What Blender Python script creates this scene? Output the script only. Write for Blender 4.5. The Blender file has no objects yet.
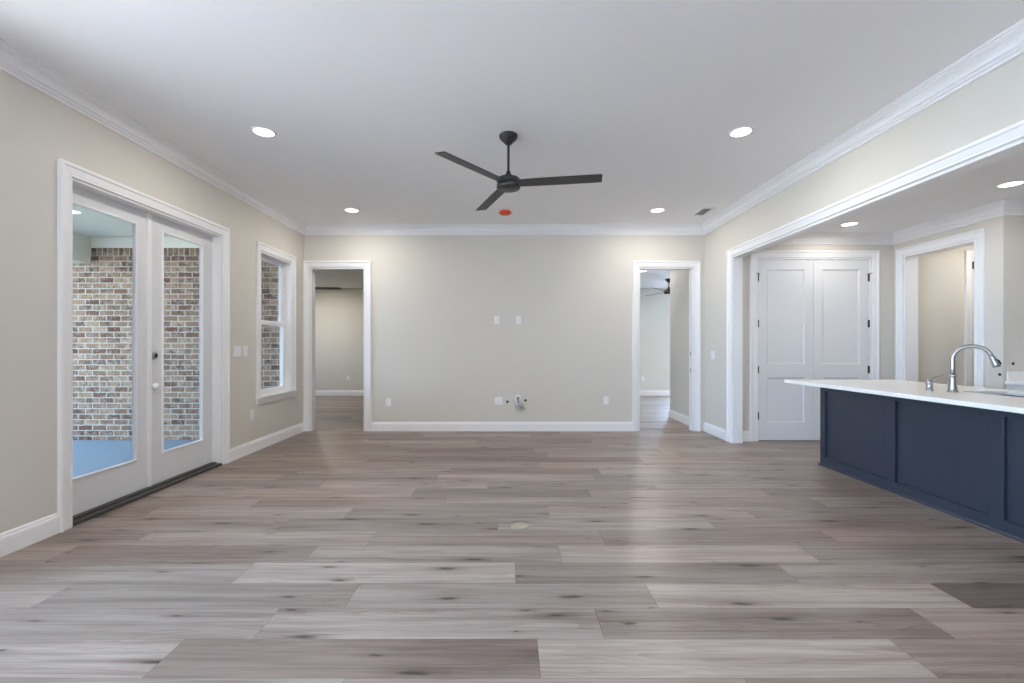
import bpy, bmesh, math, random
from mathutils import Vector, Matrix

random.seed(7)
S = bpy.context.scene
COL = S.collection
PI = math.pi

# ------------------------------------------------------------------ camera
CAM_Z = 1.256
FPX = 445.0
cam_d = bpy.data.cameras.new('camera')
cam_d.sensor_width = 36.0
cam_d.lens = FPX / 1024 * 36.0
cam_d.shift_x = (512 - 509) / 1024
cam_d.shift_y = (346.5 - 341.5) / 1024
cam_d.clip_start = 0.05
cam = bpy.data.objects.new('camera', cam_d)
COL.objects.link(cam)
cam.location = (0, 0, CAM_Z)
cam.rotation_euler = (PI / 2, 0, 0)
S.camera = cam

# ------------------------------------------------------------------ colour management
vs = S.view_settings
vs.view_transform = 'Standard'
vs.look = 'None'
vs.gamma = 1.0
vs.use_curve_mapping = False
vs.exposure = 0.48
S.cycles.max_bounces = 14
S.cycles.diffuse_bounces = 8
S.cycles.glossy_bounces = 5
S.cycles.transparent_max_bounces = 16
S.cycles.caustics_reflective = False
S.cycles.caustics_refractive = False

# ------------------------------------------------------------------ sky
SKY_BASE = (0.42, 0.68, 1.0, 1)
SKY_SUNSIDE = (0.95, 0.97, 1.0, 1)
SKY_FAR = (0.36, 0.63, 1.0, 1)
SKY_LEFT = (0.46, 0.71, 1.0, 1)
SKY_LEFT_STRENGTH = 11.0
SKY_BASE_STRENGTH = 2.0
SKY_SUN_STRENGTH = 3.5
SKY_FAR_STRENGTH = 34.0
W = bpy.data.worlds.new('sky')
S.world = W
W.use_nodes = True
nt = W.node_tree
nt.nodes.clear()
L = nt.links.new
out = nt.nodes.new('ShaderNodeOutputWorld')
bg = nt.nodes.new('ShaderNodeBackground')
tc = nt.nodes.new('ShaderNodeTexCoord')


def sky_lobe(direction, a, b, col, strength, below_col, below_str):
    dot = nt.nodes.new('ShaderNodeVectorMath'); dot.operation = 'DOT_PRODUCT'
    dot.inputs[1].default_value = Vector(direction).normalized()
    rmp = nt.nodes.new('ShaderNodeMapRange')
    rmp.interpolation_type = 'SMOOTHSTEP'
    rmp.inputs['From Min'].default_value = a
    rmp.inputs['From Max'].default_value = b
    mixc = nt.nodes.new('ShaderNodeMix'); mixc.data_type = 'RGBA'
    mixs = nt.nodes.new('ShaderNodeMix'); mixs.data_type = 'FLOAT'
    L(tc.outputs['Generated'], dot.inputs[0])
    L(dot.outputs['Value'], rmp.inputs['Value'])
    L(rmp.outputs['Result'], mixc.inputs[0]); L(rmp.outputs['Result'], mixs.inputs[0])
    if isinstance(below_col, tuple):
        mixc.inputs[6].default_value = below_col; mixs.inputs[2].default_value = below_str
    else:
        L(below_col, mixc.inputs[6]); L(below_str, mixs.inputs[2])
    mixc.inputs[7].default_value = col; mixs.inputs[3].default_value = strength
    return mixc.outputs[2], mixs.outputs[0]


c_, s_ = sky_lobe((0.35, -1.0, 0.1), 0.35, 0.9, SKY_SUNSIDE, SKY_SUN_STRENGTH, SKY_BASE, SKY_BASE_STRENGTH)   # hazy bright side of the sky
c_, s_ = sky_lobe((0.35, 1.0, 0.1), 0.35, 0.9, SKY_FAR, SKY_FAR_STRENGTH, c_, s_)
c_, s_ = sky_lobe((-1.0, -0.2, 0.1), 0.5, 0.95, SKY_LEFT, SKY_LEFT_STRENGTH, c_, s_)
L(c_, bg.inputs['Color'])
L(s_, bg.inputs['Strength'])
L(bg.outputs[0], out.inputs['Surface'])

# high sun on the side behind the viewpoint
sun_d = bpy.data.lights.new('sun', 'SUN')
sun_d.energy = 19.0
sun_d.angle = math.radians(1.5)
sun_d.color = (1.0, 0.95, 0.88)
sun = bpy.data.objects.new('sun', sun_d)
COL.objects.link(sun)
sun.rotation_euler = Vector((-0.22, 0.36, -0.9)).to_track_quat('-Z', 'Y').to_euler()

# lamp powers (W) and colours
P_MAIN, P_KITCHEN, P_HALL, P_BED, P_PORCH = 9.0, 4.5, 7.0, 24.0, 6.5
WARM = (1.0, 0.94, 0.85)


# ------------------------------------------------------------------ materials
def mat(name, color, rough=0.5, metal=0.0, spec=0.5, bump=0.0, bscale=200.0, emit=None, estr=0.0, vary=0.0, coat=0.0):
    m = bpy.data.materials.new(name)
    m.use_nodes = True
    t = m.node_tree
    b = t.nodes['Principled BSDF']
    b.inputs['Base Color'].default_value = (*color, 1)
    b.inputs['Roughness'].default_value = rough
    b.inputs['Metallic'].default_value = metal
    b.inputs['Specular IOR Level'].default_value = spec
    b.inputs['Coat Weight'].default_value = coat
    if bump or vary:
        c = t.nodes.new('ShaderNodeTexCoord')
        n = t.nodes.new('ShaderNodeTexNoise')
        n.inputs['Scale'].default_value = bscale
        n.inputs['Detail'].default_value = 3
        t.links.new(c.outputs['Object'], n.inputs['Vector'])
        if bump:
            bp = t.nodes.new('ShaderNodeBump')
            bp.inputs['Strength'].default_value = bump
            bp.inputs['Distance'].default_value = 0.002
            t.links.new(n.outputs['Fac'], bp.inputs['Height'])
            t.links.new(bp.outputs['Normal'], b.inputs['Normal'])
        if vary:
            n2 = t.nodes.new('ShaderNodeTexNoise')
            n2.inputs['Scale'].default_value = 1.7
            t.links.new(c.outputs['Object'], n2.inputs['Vector'])
            mx = t.nodes.new('ShaderNodeMix'); mx.data_type = 'RGBA'
            mx.inputs[6].default_value = (*[x * (1 - vary) for x in color], 1)
            mx.inputs[7].default_value = (*[min(1, x * (1 + vary)) for x in color], 1)
            t.links.new(n2.outputs['Fac'], mx.inputs[0])
            t.links.new(mx.outputs[2], b.inputs['Base Color'])
    if emit:
        b.inputs['Emission Color'].default_value = (*emit, 1)
        b.inputs['Emission Strength'].default_value = estr
    return m


def srgb(r, g, b):
    def f(v):
        v /= 255
        return v / 12.92 if v <= 0.04045 else ((v + 0.055) / 1.055) ** 2.4
    return (f(r), f(g), f(b))


M = {}
M['wall'] = mat('greige wall paint', srgb(215, 211, 203), 0.6, spec=0.3, bump=0.15, bscale=260, vary=0.01)
M['ceiling'] = mat('flat white ceiling paint', srgb(243, 243, 244), 0.8, spec=0.2, bump=0.12, bscale=180)
M['trim'] = mat('white semi gloss trim paint', srgb(240, 240, 242), 0.35, spec=0.45, bump=0.03, bscale=80)
M['door'] = mat('white door paint', srgb(224, 225, 227), 0.4, spec=0.4, bump=0.03, bscale=80)
M['fan'] = mat('charcoal fan metal', srgb(58, 58, 60), 0.45, metal=0.3, bump=0.03, bscale=120)
M['fanblade'] = mat('charcoal fan blade', srgb(66, 65, 67), 0.5, bump=0.05, bscale=60)
M['navy'] = mat('navy cabinet paint', srgb(50, 55, 68), 0.34, spec=0.5, bump=0.03, bscale=60, vary=0.03)
M['quartz'] = mat('white quartz', srgb(240, 238, 236), 0.2, spec=0.5, vary=0.02, bump=0.0)
M['steel'] = mat('brushed nickel', srgb(176, 176, 178), 0.28, metal=1.0, bump=0.02, bscale=300)
M['sink'] = mat('stainless sink steel', srgb(170, 176, 182), 0.35, metal=0.9, bump=0.02, bscale=200)
M['black'] = mat('black hinge metal', srgb(36, 34, 34), 0.45, metal=0.5, bump=0.02)
M['bronze'] = mat('dark bronze threshold', srgb(74, 71, 70), 0.45, metal=0.3, bump=0.05, bscale=100)
M['plate'] = mat('white plastic plate', srgb(236, 237, 240), 0.35, spec=0.5, bump=0.01)
M['slot'] = mat('dark slot', srgb(40, 40, 40), 0.7, bump=0.02)
M['orange'] = mat('orange plastic dust cover', srgb(226, 88, 52), 0.45, bump=0.03, bscale=60)
M['vent'] = mat('grey vent metal', srgb(190, 190, 192), 0.5, bump=0.02)
M['duct'] = mat('dark duct interior', srgb(165, 165, 167), 0.8, bump=0.05)
M['brass'] = mat('pale brass floor cover', srgb(168, 157, 139), 0.5, metal=0.2, bump=0.05, bscale=90)
M['knob'] = mat('white plastic knob', srgb(245, 246, 248), 0.25, bump=0.01)
M['wire'] = mat('grey cable sheath', srgb(178, 178, 186), 0.5, bump=0.02)
M['wiregreen'] = mat('olive ground wire', srgb(120, 128, 96), 0.5, bump=0.02)
M['porchfloor'] = mat('smooth porch concrete', srgb(112, 132, 150), 0.4, spec=0.4, bump=0.1, bscale=30, vary=0.05)
M['porchwhite'] = mat('porch ceiling paint', srgb(246, 240, 228), 0.6, spec=0.3, bump=0.05, bscale=60)
M['porchbeam'] = mat('beige porch beam paint', srgb(214, 212, 196), 0.6, spec=0.3, bump=0.05, bscale=60)
M['ground'] = mat('pale ground outside', srgb(196, 196, 196), 0.9, spec=0.1, bump=0.6, bscale=8, vary=0.15)
M['lawn'] = mat('mown lawn', srgb(84, 98, 62), 0.95, spec=0.1, bump=0.8, bscale=60, vary=0.2)
M['lens'] = mat('glowing light lens', (1, 1, 1), 0.5, emit=(1.0, 0.97, 0.92), estr=5.0, bump=0.01)


def glass_mat():
    m = bpy.data.materials.new('clear window glass')
    m.use_nodes = True
    t = m.node_tree
    t.nodes.clear()
    o = t.nodes.new('ShaderNodeOutputMaterial')
    lw = t.nodes.new('ShaderNodeLayerWeight'); lw.inputs['Blend'].default_value = 0.5
    pw = t.nodes.new('ShaderNodeMath'); pw.operation = 'POWER'; pw.inputs[1].default_value = 5.0
    t.links.new(lw.outputs['Facing'], pw.inputs[0])
    fr = t.nodes.new('ShaderNodeMapRange')
    fr.inputs['To Min'].default_value = 0.03; fr.inputs['To Max'].default_value = 0.8
    t.links.new(pw.outputs[0], fr.inputs['Value'])
    tr = t.nodes.new('ShaderNodeBsdfTransparent'); tr.inputs['Color'].default_value = (0.98, 0.98, 0.98, 1)
    gl = t.nodes.new('ShaderNodeBsdfGlossy'); gl.inputs['Roughness'].default_value = 0.01
    mx = t.nodes.new('ShaderNodeMixShader')
    t.links.new(fr.outputs[0], mx.inputs[0])
    t.links.new(tr.outputs[0], mx.inputs[1])
    t.links.new(gl.outputs[0], mx.inputs[2])
    t.links.new(mx.outputs[0], o.inputs['Surface'])
    return m


M['glass'] = glass_mat()

PLANK_W, PLANK_L = 0.225, 1.51


def floor_mat():
    m = bpy.data.materials.new('wood look vinyl planks')
    m.use_nodes = True
    t = m.node_tree
    n = t.nodes
    lk = t.links.new
    b = n['Principled BSDF']
    uv = n.new('ShaderNodeUVMap'); uv.uv_map = 'UVMap'
    at = n.new('ShaderNodeAttribute'); at.attribute_name = 'plank'
    sp = n.new('ShaderNodeSeparateColor')
    lk(at.outputs['Color'], sp.inputs[0])
    su = n.new('ShaderNodeSeparateXYZ')
    lk(uv.outputs[0], su.inputs[0])

    def math_(op, a, bb=None, clamp=False):
        x = n.new('ShaderNodeMath'); x.operation = op; x.use_clamp = clamp
        for i, v in enumerate((a, bb)):
            if v is None:
                continue
            if isinstance(v, (int, float)):
                x.inputs[i].default_value = v
            else:
                lk(v, x.inputs[i])
        return x.outputs[0]

    def comb(x, y, z):
        c = n.new('ShaderNodeCombineXYZ')
        for i, v in enumerate((x, y, z)):
            if isinstance(v, (int, float)):
                c.inputs[i].default_value = v
            else:
                lk(v, c.inputs[i])
        return c.outputs[0]

    seed = math_('MULTIPLY', sp.outputs['Green'], 61.0)
    # broad streaks
    v1 = comb(math_('ADD', math_('MULTIPLY', su.outputs[0], 0.9), seed), math_('MULTIPLY', su.outputs[1], 26.0), seed)
    n1 = n.new('ShaderNodeTexNoise'); n1.inputs['Scale'].default_value = 1.0; n1.inputs['Detail'].default_value = 6; n1.inputs['Roughness'].default_value = 0.6
    n1.inputs['Distortion'].default_value = 0.6
    lk(v1, n1.inputs['Vector'])
    # fine grain
    v2 = comb(math_('ADD', math_('MULTIPLY', su.outputs[0], 5.0), seed), math_('MULTIPLY', su.outputs[1], 160.0), seed)
    n2 = n.new('ShaderNodeTexNoise'); n2.inputs['Scale'].default_value = 1.0; n2.inputs['Detail'].default_value = 4
    lk(v2, n2.inputs['Vector'])
    # hair streaks
    v5 = comb(math_('ADD', math_('MULTIPLY', su.outputs[0], 2.2), seed), math_('MULTIPLY', su.outputs[1], 75.0), math_('ADD', seed, 3.3))
    n5 = n.new('ShaderNodeTexNoise'); n5.inputs['Scale'].default_value = 1.0; n5.inputs['Detail'].default_value = 3
    lk(v5, n5.inputs['Vector'])
    # cathedral / wavy figure
    v4 = comb(math_('ADD', math_('MULTIPLY', su.outputs[0], 0.5), seed), math_('MULTIPLY', su.outputs[1], 4.0), seed)
    n4 = n.new('ShaderNodeTexNoise'); n4.inputs['Scale'].default_value = 1.4; n4.inputs['Detail'].default_value = 2
    lk(v4, n4.inputs['Vector'])
    # growth rings drawn out along the plank
    v6 = comb(math_('ADD', math_('MULTIPLY', su.outputs[0], 0.55), seed), math_('MULTIPLY', su.outputs[1], 7.0), math_('ADD', seed, 9.1))
    n6 = n.new('ShaderNodeTexNoise'); n6.inputs['Scale'].default_value = 1.0; n6.inputs['Detail'].default_value = 2
    n6.inputs['Distortion'].default_value = 0.8
    lk(v6, n6.inputs['Vector'])
    ring = math_('FRACT', math_('MULTIPLY', n6.outputs['Fac'], 16.0))
    ring = math_('MULTIPLY', ring, ring)
    # knots
    v3 = comb(math_('ADD', math_('MULTIPLY', su.outputs[0], 1.7), seed), math_('ADD', math_('MULTIPLY', su.outputs[1], 7.5), seed), 0.0)
    nd = n.new('ShaderNodeTexNoise'); nd.inputs['Scale'].default_value = 7.0; nd.inputs['Detail'].default_value = 3
    lk(v3, nd.inputs['Vector'])
    dv = n.new('ShaderNodeVectorMath'); dv.operation = 'SCALE'; dv.inputs['Scale'].default_value = 0.16
    lk(nd.outputs['Color'], dv.inputs[0])
    av = n.new('ShaderNodeVectorMath'); av.operation = 'ADD'
    lk(v3, av.inputs[0]); lk(dv.outputs[0], av.inputs[1])
    vo = n.new('ShaderNodeTexVoronoi'); vo.voronoi_dimensions = '2D'; vo.inputs['Scale'].default_value = 1.0
    lk(av.outputs[0], vo.inputs['Vector'])
    svc = n.new('ShaderNodeSeparateColor'); lk(vo.outputs['Color'], svc.inputs[0])
    size = math_('MULTIPLY', math_('SUBTRACT', svc.outputs[0], 0.42, True), 0.26)     # only some cells hold a knot
    kr = math_('DIVIDE', vo.outputs['Distance'], math_('ADD', size, 0.0001))
    knot = math_('SUBTRACT', 1.0, kr, True)
    knot = math_('MULTIPLY', knot, 1.3, True)
    # base tone
    base = n.new('ShaderNodeMix'); base.data_type = 'RGBA'
    base.inputs[6].default_value = (*srgb(118, 104, 96), 1)
    base.inputs[7].default_value = (*srgb(188, 177, 169), 1)
    lk(sp.outputs['Red'], base.inputs[0])
    hue = n.new('ShaderNodeMix'); hue.data_type = 'RGBA'; hue.blend_type = 'MULTIPLY'
    hue.inputs[7].default_value = (1.0, 0.92, 0.89, 1)
    lk(sp.outputs['Blue'], hue.inputs[0]); lk(base.outputs[2], hue.inputs[6])

    def darken(col, fac, amount, tint):
        x = n.new('ShaderNodeMix'); x.data_type = 'RGBA'; x.blend_type = 'MULTIPLY'
        x.inputs[7].default_value = (*tint, 1)
        lk(col, x.inputs[6])
        lk(math_('MULTIPLY', fac, amount, True), x.inputs[0])
        return x.outputs[2]

    def rng(v, a, c):
        x = n.new('ShaderNodeMapRange'); x.inputs['From Min'].default_value = a; x.inputs['From Max'].default_value = c
        lk(v, x.inputs['Value'])
        return x.outputs['Result']

    c1 = darken(hue.outputs[2], rng(n1.outputs['Fac'], 0.42, 0.70), 0.8, (0.54, 0.49, 0.47))
    c1 = darken(c1, rng(n4.outputs['Fac'], 0.45, 0.70), 0.6, (0.74, 0.68, 0.66))
    c1 = darken(c1, rng(n5.outputs['Fac'], 0.54, 0.78), 0.55, (0.62, 0.57, 0.54))
    c1 = darken(c1, math_('MULTIPLY', ring, rng(n4.outputs['Fac'], 0.35, 0.6)), 0.65, (0.66, 0.60, 0.57))
    c2 = darken(c1, rng(n2.outputs['Fac'], 0.45, 0.75), 0.5, (0.70, 0.67, 0.65))
    halo = math_('SUBTRACT', 1.0, math_('MULTIPLY', kr, 0.33), True)
    c2 = darken(c2, math_('MULTIPLY', halo, rng(n1.outputs['Fac'], 0.3, 0.6)), 0.8, (0.50, 0.45, 0.42))
    c3 = darken(c2, knot, 1.0, (0.22, 0.19, 0.18))
    # seams
    ev = math_('MINIMUM', su.outputs[1], math_('SUBTRACT', PLANK_W, su.outputs[1]))
    eu = math_('MINIMUM', su.outputs[0], math_('SUBTRACT', PLANK_L, su.outputs[0]))
    ed = math_('MINIMUM', ev, eu)
    seam = math_('LESS_THAN', ed, 0.0014)
    c4 = darken(c3, seam, 0.8, (0.45, 0.42, 0.40))
    lk(c4, b.inputs['Base Color'])
    b.inputs['Roughness'].default_value = 0.42
    b.inputs['Specular IOR Level'].default_value = 0.45
    rr = n.new('ShaderNodeMapRange'); rr.inputs['To Min'].default_value = 0.32; rr.inputs['To Max'].default_value = 0.44
    lk(n1.outputs['Fac'], rr.inputs['Value']); lk(rr.outputs['Result'], b.inputs['Roughness'])
    bp = n.new('ShaderNodeBump'); bp.inputs['Strength'].default_value = 0.15; bp.inputs['Distance'].default_value = 0.001
    hh = math_('SUBTRACT', math_('MULTIPLY', n2.outputs['Fac'], 0.6), math_('MULTIPLY', seam, 1.0))
    lk(hh, bp.inputs['Height']); lk(bp.outputs['Normal'], b.inputs['Normal'])
    return m


def brick_mat(name, bw, rh, offset=0.5, z0=0.0):
    m = bpy.data.materials.new(name)
    m.use_nodes = True
    t = m.node_tree
    n = t.nodes
    lk = t.links.new
    b = n['Principled BSDF']
    tcn = n.new('ShaderNodeTexCoord')
    s = n.new('ShaderNodeSeparateXYZ'); lk(tcn.outputs['Object'], s.inputs[0])
    ad = n.new('ShaderNodeMath'); ad.operation = 'ADD'
    lk(s.outputs[0], ad.inputs[0]); lk(s.outputs[1], ad.inputs[1])
    c = n.new('ShaderNodeCombineXYZ')
    zz = n.new('ShaderNodeMath'); zz.operation = 'SUBTRACT'; zz.inputs[1].default_value = z0
    lk(s.outputs[2], zz.inputs[0])
    lk(ad.outputs[0], c.inputs[0]); lk(zz.outputs[0], c.inputs[1])
    # slightly ragged edges
    nz = n.new('ShaderNodeTexNoise'); nz.inputs['Scale'].default_value = 34; nz.inputs['Detail'].default_value = 3
    lk(c.outputs[0], nz.inputs['Vector'])
    sub = n.new('ShaderNodeVectorMath'); sub.operation = 'SUBTRACT'; sub.inputs[1].default_value = (0.5, 0.5, 0.5)
    lk(nz.outputs['Color'], sub.inputs[0])
    sc = n.new('ShaderNodeVectorMath'); sc.operation = 'SCALE'; sc.inputs['Scale'].default_value = 0.022
    lk(sub.outputs[0], sc.inputs[0])
    aa = n.new('ShaderNodeVectorMath'); aa.operation = 'ADD'
    lk(c.outputs[0], aa.inputs[0]); lk(sc.outputs[0], aa.inputs[1])
    bk = n.new('ShaderNodeTexBrick')
    bk.offset = offset
    bk.inputs['Scale'].default_value = 1.0
    bk.inputs['Brick Width'].default_value = bw
    bk.inputs['Row Height'].default_value = rh
    bk.inputs['Mortar Size'].default_value = 0.007
    bk.inputs['Mortar Smooth'].default_value = 0.25
    bk.inputs['Color1'].default_value = (*srgb(100, 68, 52), 1)
    bk.inputs['Color2'].default_value = (*srgb(160, 132, 108), 1)
    bk.inputs['Mortar'].default_value = (*srgb(186, 180, 170), 1)
    lk(aa.outputs[0], bk.inputs['Vector'])
    # dark fired patches
    nd = n.new('ShaderNodeTexNoise'); nd.inputs['Scale'].default_value = 9; nd.inputs['Detail'].default_value = 4
    lk(c.outputs[0], nd.inputs['Vector'])
    r1 = n.new('ShaderNodeMapRange'); r1.inputs['From Min'].default_value = 0.52; r1.inputs['From Max'].default_value = 0.72
    lk(nd.outputs['Fac'], r1.inputs['Value'])
    nm = n.new('ShaderNodeMath'); nm.operation = 'SUBTRACT'; nm.inputs[0].default_value = 1.0
    lk(bk.outputs['Fac'], nm.inputs[1])
    mm = n.new('ShaderNodeMath'); mm.operation = 'MULTIPLY'
    lk(r1.outputs['Result'], mm.inputs[0]); lk(nm.outputs[0], mm.inputs[1])
    d = n.new('ShaderNodeMix'); d.data_type = 'RGBA'; d.inputs[7].default_value = (*srgb(78, 62, 58), 1)
    lk(mm.outputs[0], d.inputs[0]); lk(bk.outputs['Color'], d.inputs[6])
    # smeared lime
    nw = n.new('ShaderNodeTexNoise'); nw.inputs['Scale'].default_value = 13; nw.inputs['Detail'].default_value = 5; nw.inputs['Roughness'].default_value = 0.7
    mp = n.new('ShaderNodeMapping'); mp.inputs['Location'].default_value = (3.1, 7.7, 0)
    lk(c.outputs[0], mp.inputs['Vector']); lk(mp.outputs[0], nw.inputs['Vector'])
    r2 = n.new('ShaderNodeMapRange'); r2.inputs['From Min'].default_value = 0.5; r2.inputs['From Max'].default_value = 0.68; r2.inputs['To Max'].default_value = 0.6
    lk(nw.outputs['Fac'], r2.inputs['Value'])
    w = n.new('ShaderNodeMix'); w.data_type = 'RGBA'; w.inputs[7].default_value = (*srgb(184, 178, 170), 1)
    lk(r2.outputs['Result'], w.inputs[0]); lk(d.outputs[2], w.inputs[6])
    lk(w.outputs[2], b.inputs['Base Color'])
    b.inputs['Roughness'].default_value = 0.9
    b.inputs['Specular IOR Level'].default_value = 0.15
    bp = n.new('ShaderNodeBump'); bp.inputs['Strength'].default_value = 0.6; bp.inputs['Distance'].default_value = 0.008
    hh = n.new('ShaderNodeMath'); hh.operation = 'ADD'
    lk(nm.outputs[0], hh.inputs[0]); lk(nd.outputs['Fac'], hh.inputs[1])
    lk(hh.outputs[0], bp.inputs['Height']); lk(bp.outputs['Normal'], b.inputs['Normal'])
    return m


M['floor'] = floor_mat()
M['brick'] = brick_mat('tumbled brown brick', 0.2, 0.0767)
M['soldier'] = brick_mat('tumbled brick soldier course', 0.0767, 0.23, 0.0, 2.525)


# ------------------------------------------------------------------ mesh helpers
class MB:
    def __init__(self):
        self.bm = bmesh.new()

    def box(self, x0, x1, y0, y1, z0, z1, bev=0.0):
        vs_ = [self.bm.verts.new(p) for p in ((x0, y0, z0), (x1, y0, z0), (x1, y1, z0), (x0, y1, z0), (x0, y0, z1), (x1, y0, z1), (x1, y1, z1), (x0, y1, z1))]
        fs = [self.bm.faces.new([vs_[i] for i in q]) for q in ((3, 2, 1, 0), (4, 5, 6, 7), (0, 1, 5, 4), (1, 2, 6, 5), (2, 3, 7, 6), (3, 0, 4, 7))]
        if bev:
            es = list({e for f in fs for e in f.edges})
            bmesh.ops.bevel(self.bm, geom=es, offset=bev, segments=2, profile=0.5, affect='EDGES')
        return self

    def lathe(self, prof, segs=32, center=(0, 0, 0), axis='Z', smooth=True):
        """prof: (radius, height) pairs, closed to the axis where radius is 0"""
        rings = []
        for r, h in prof:
            ring = []
            if r < 1e-6:
                ring = [self.bm.verts.new(self._ax(0, 0, h, center, axis))]
            else:
                for k in range(segs):
                    a = 2 * PI * k / segs
                    ring.append(self.bm.verts.new(self._ax(r * math.cos(a), r * math.sin(a), h, center, axis)))
            rings.append(ring)
        for A, B in zip(rings[:-1], rings[1:]):
            for k in range(segs):
                k2 = (k + 1) % segs
                if len(A) == 1 and len(B) == 1:
                    continue
                if len(A) == 1:
                    f = self.bm.faces.new((A[0], B[k], B[k2]))
                elif len(B) == 1:
                    f = self.bm.faces.new((A[k], B[0], A[k2]))
                else:
                    f = self.bm.faces.new((A[k], B[k], B[k2], A[k2]))
                f.smooth = smooth
        for R in (rings[0], rings[-1]):
            if len(R) > 1:
                self.bm.faces.new(R)
        return self

    @staticmethod
    def _ax(a, b, h, c, axis):
        if axis == 'Z':
            p = (a, b, h)
        elif axis == 'Y':
            p = (a, h, b)
        else:
            p = (h, a, b)
        return Vector(p) + Vector(c)

    def tube(self, pts, rad, segs=12):
        pts = [Vector(p) for p in pts]
        n = len(pts)
        rads = rad if isinstance(rad, (list, tuple)) else [rad] * n
        prev = None
        rings = []
        for i, p in enumerate(pts):
            t = (pts[min(i + 1, n - 1)] - pts[max(i - 1, 0)]).normalized()
            if prev is None:
                u = t.orthogonal().normalized()
            else:
                u = (prev - t * prev.dot(t)).normalized()
            prev = u
            w = t.cross(u)
            rings.append([self.bm.verts.new(p + rads[i] * (math.cos(2 * PI * k / segs) * u + math.sin(2 * PI * k / segs) * w)) for k in range(segs)])
        for A, B in zip(rings[:-1], rings[1:]):
            for k in range(segs):
                f = self.bm.faces.new((A[k], A[(k + 1) % segs], B[(k + 1) % segs], B[k]))
                f.smooth = True
        self.bm.faces.new(rings[0]); self.bm.faces.new(rings[-1])
        return self

    def sweep(self, path, prof, N, closed=False):
        """prof (a, b): a along N x direction, b along N; mitred at the corners"""
        N = Vector(N).normalized()
        path = [Vector(p) for p in path]
        n = len(path)
        rings = []
        for i, p in enumerate(path):
            din = (path[i] - path[i - 1]).normalized() if (i > 0 or closed) else None
            dout = (path[(i + 1) % n] - path[i]).normalized() if (i < n - 1 or closed) else None
            if din is None: din = dout
            if dout is None: dout = din
            s1, s2 = N.cross(din), N.cross(dout)
            mit = (s1 + s2) / (1 + s1.dot(s2))
            rings.append([self.bm.verts.new(p + a * mit + b * N) for a, b in prof])
        k = len(prof)
        rng = range(n) if closed else range(n - 1)
        for i in rng:
            A, B = rings[i], rings[(i + 1) % n]
            for j in range(k):
                self.bm.faces.new((A[j], A[(j + 1) % k], B[(j + 1) % k], B[j]))
        if not closed:
            self.bm.faces.new(rings[0]); self.bm.faces.new(rings[-1])
        return self

    def slab(self, u0, u1, v0, v1, holes, fn, t0, t1):
        """rectangle u x v with rectangular holes, thickness t0..t1; fn(u, v, t) -> point"""
        us = sorted({u0, u1, *[h[0] for h in holes], *[h[1] for h in holes]})
        vv = sorted({v0, v1, *[h[2] for h in holes], *[h[3] for h in holes]})
        us = [u for u in us if u0 - 1e-9 <= u <= u1 + 1e-9]
        vv = [v for v in vv if v0 - 1e-9 <= v <= v1 + 1e-9]
        cache = {}

        def V(i, j, t):
            key = (i, j, t)
            if key not in cache:
                cache[key] = self.bm.verts.new(fn(us[i], vv[j], (t0, t1)[t]))
            return cache[key]

        def solid(i, j):
            if i < 0 or j < 0 or i >= len(us) - 1 or j >= len(vv) - 1:
                return False
            cu, cv = (us[i] + us[i + 1]) / 2, (vv[j] + vv[j + 1]) / 2
            return not any(h[0] < cu < h[1] and h[2] < cv < h[3] for h in holes)
        for i in range(len(us) - 1):
            for j in range(len(vv) - 1):
                if not solid(i, j):
                    continue
                for t in (0, 1):
                    self.bm.faces.new((V(i, j, t), V(i + 1, j, t), V(i + 1, j + 1, t), V(i, j + 1, t)))
                for (di, dj, a, b) in ((-1, 0, (i, j), (i, j + 1)), (1, 0, (i + 1, j), (i + 1, j + 1)), (0, -1, (i, j), (i + 1, j)), (0, 1, (i, j + 1), (i + 1, j + 1))):
                    if not solid(i + di, j + dj):
                        self.bm.faces.new((V(*a, 0), V(*b, 0), V(*b, 1), V(*a, 1)))
        return self

    def build(self, name, m, parent=None, loc=None, rotz=0.0):
        bmesh.ops.recalc_face_normals(self.bm, faces=self.bm.faces)
        me = bpy.data.meshes.new(name)
        self.bm.to_mesh(me); self.bm.free()
        me.materials.append(m)
        o = bpy.data.objects.new(name, me)
        COL.objects.link(o)
        if parent: o.parent = parent
        if loc: o.location = loc
        if rotz: o.rotation_euler.z = rotz
        return o


def tag(o, label, cat, group=None, kind=None):
    o['label'] = label; o['category'] = cat
    if group: o['group'] = group
    if kind: o['kind'] = kind
    return o


def struct(o, label, cat):
    return tag(o, label, cat, None, 'structure')


def empty(name, loc, rotz=0.0):
    o = bpy.data.objects.new(name, None)
    COL.objects.link(o)
    o.empty_display_size = 0.1
    o.location = loc; o.rotation_euler.z = rotz
    return o


def dup(o, loc=None, rotz=None, parent=None):
    c = o.copy(); COL.objects.link(c)
    if parent: c.parent = parent
    if loc: c.location = loc
    if rotz is not None: c.rotation_euler.z = rotz
    for ch in list(o.children):
        if ch.name.startswith('_'):
            continue
        dup(ch, parent=c)
    return c


def portal(cx, cy, cz, sx, sy, rot):
    ld = bpy.data.lights.new('window_portal', 'AREA')
    ld.shape = 'RECTANGLE'; ld.size = sx; ld.size_y = sy
    ld.cycles.is_portal = True
    o = bpy.data.objects.new('window_portal', ld)
    COL.objects.link(o)
    o.location = (cx, cy, cz); o.rotation_euler = rot
    return o


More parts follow.
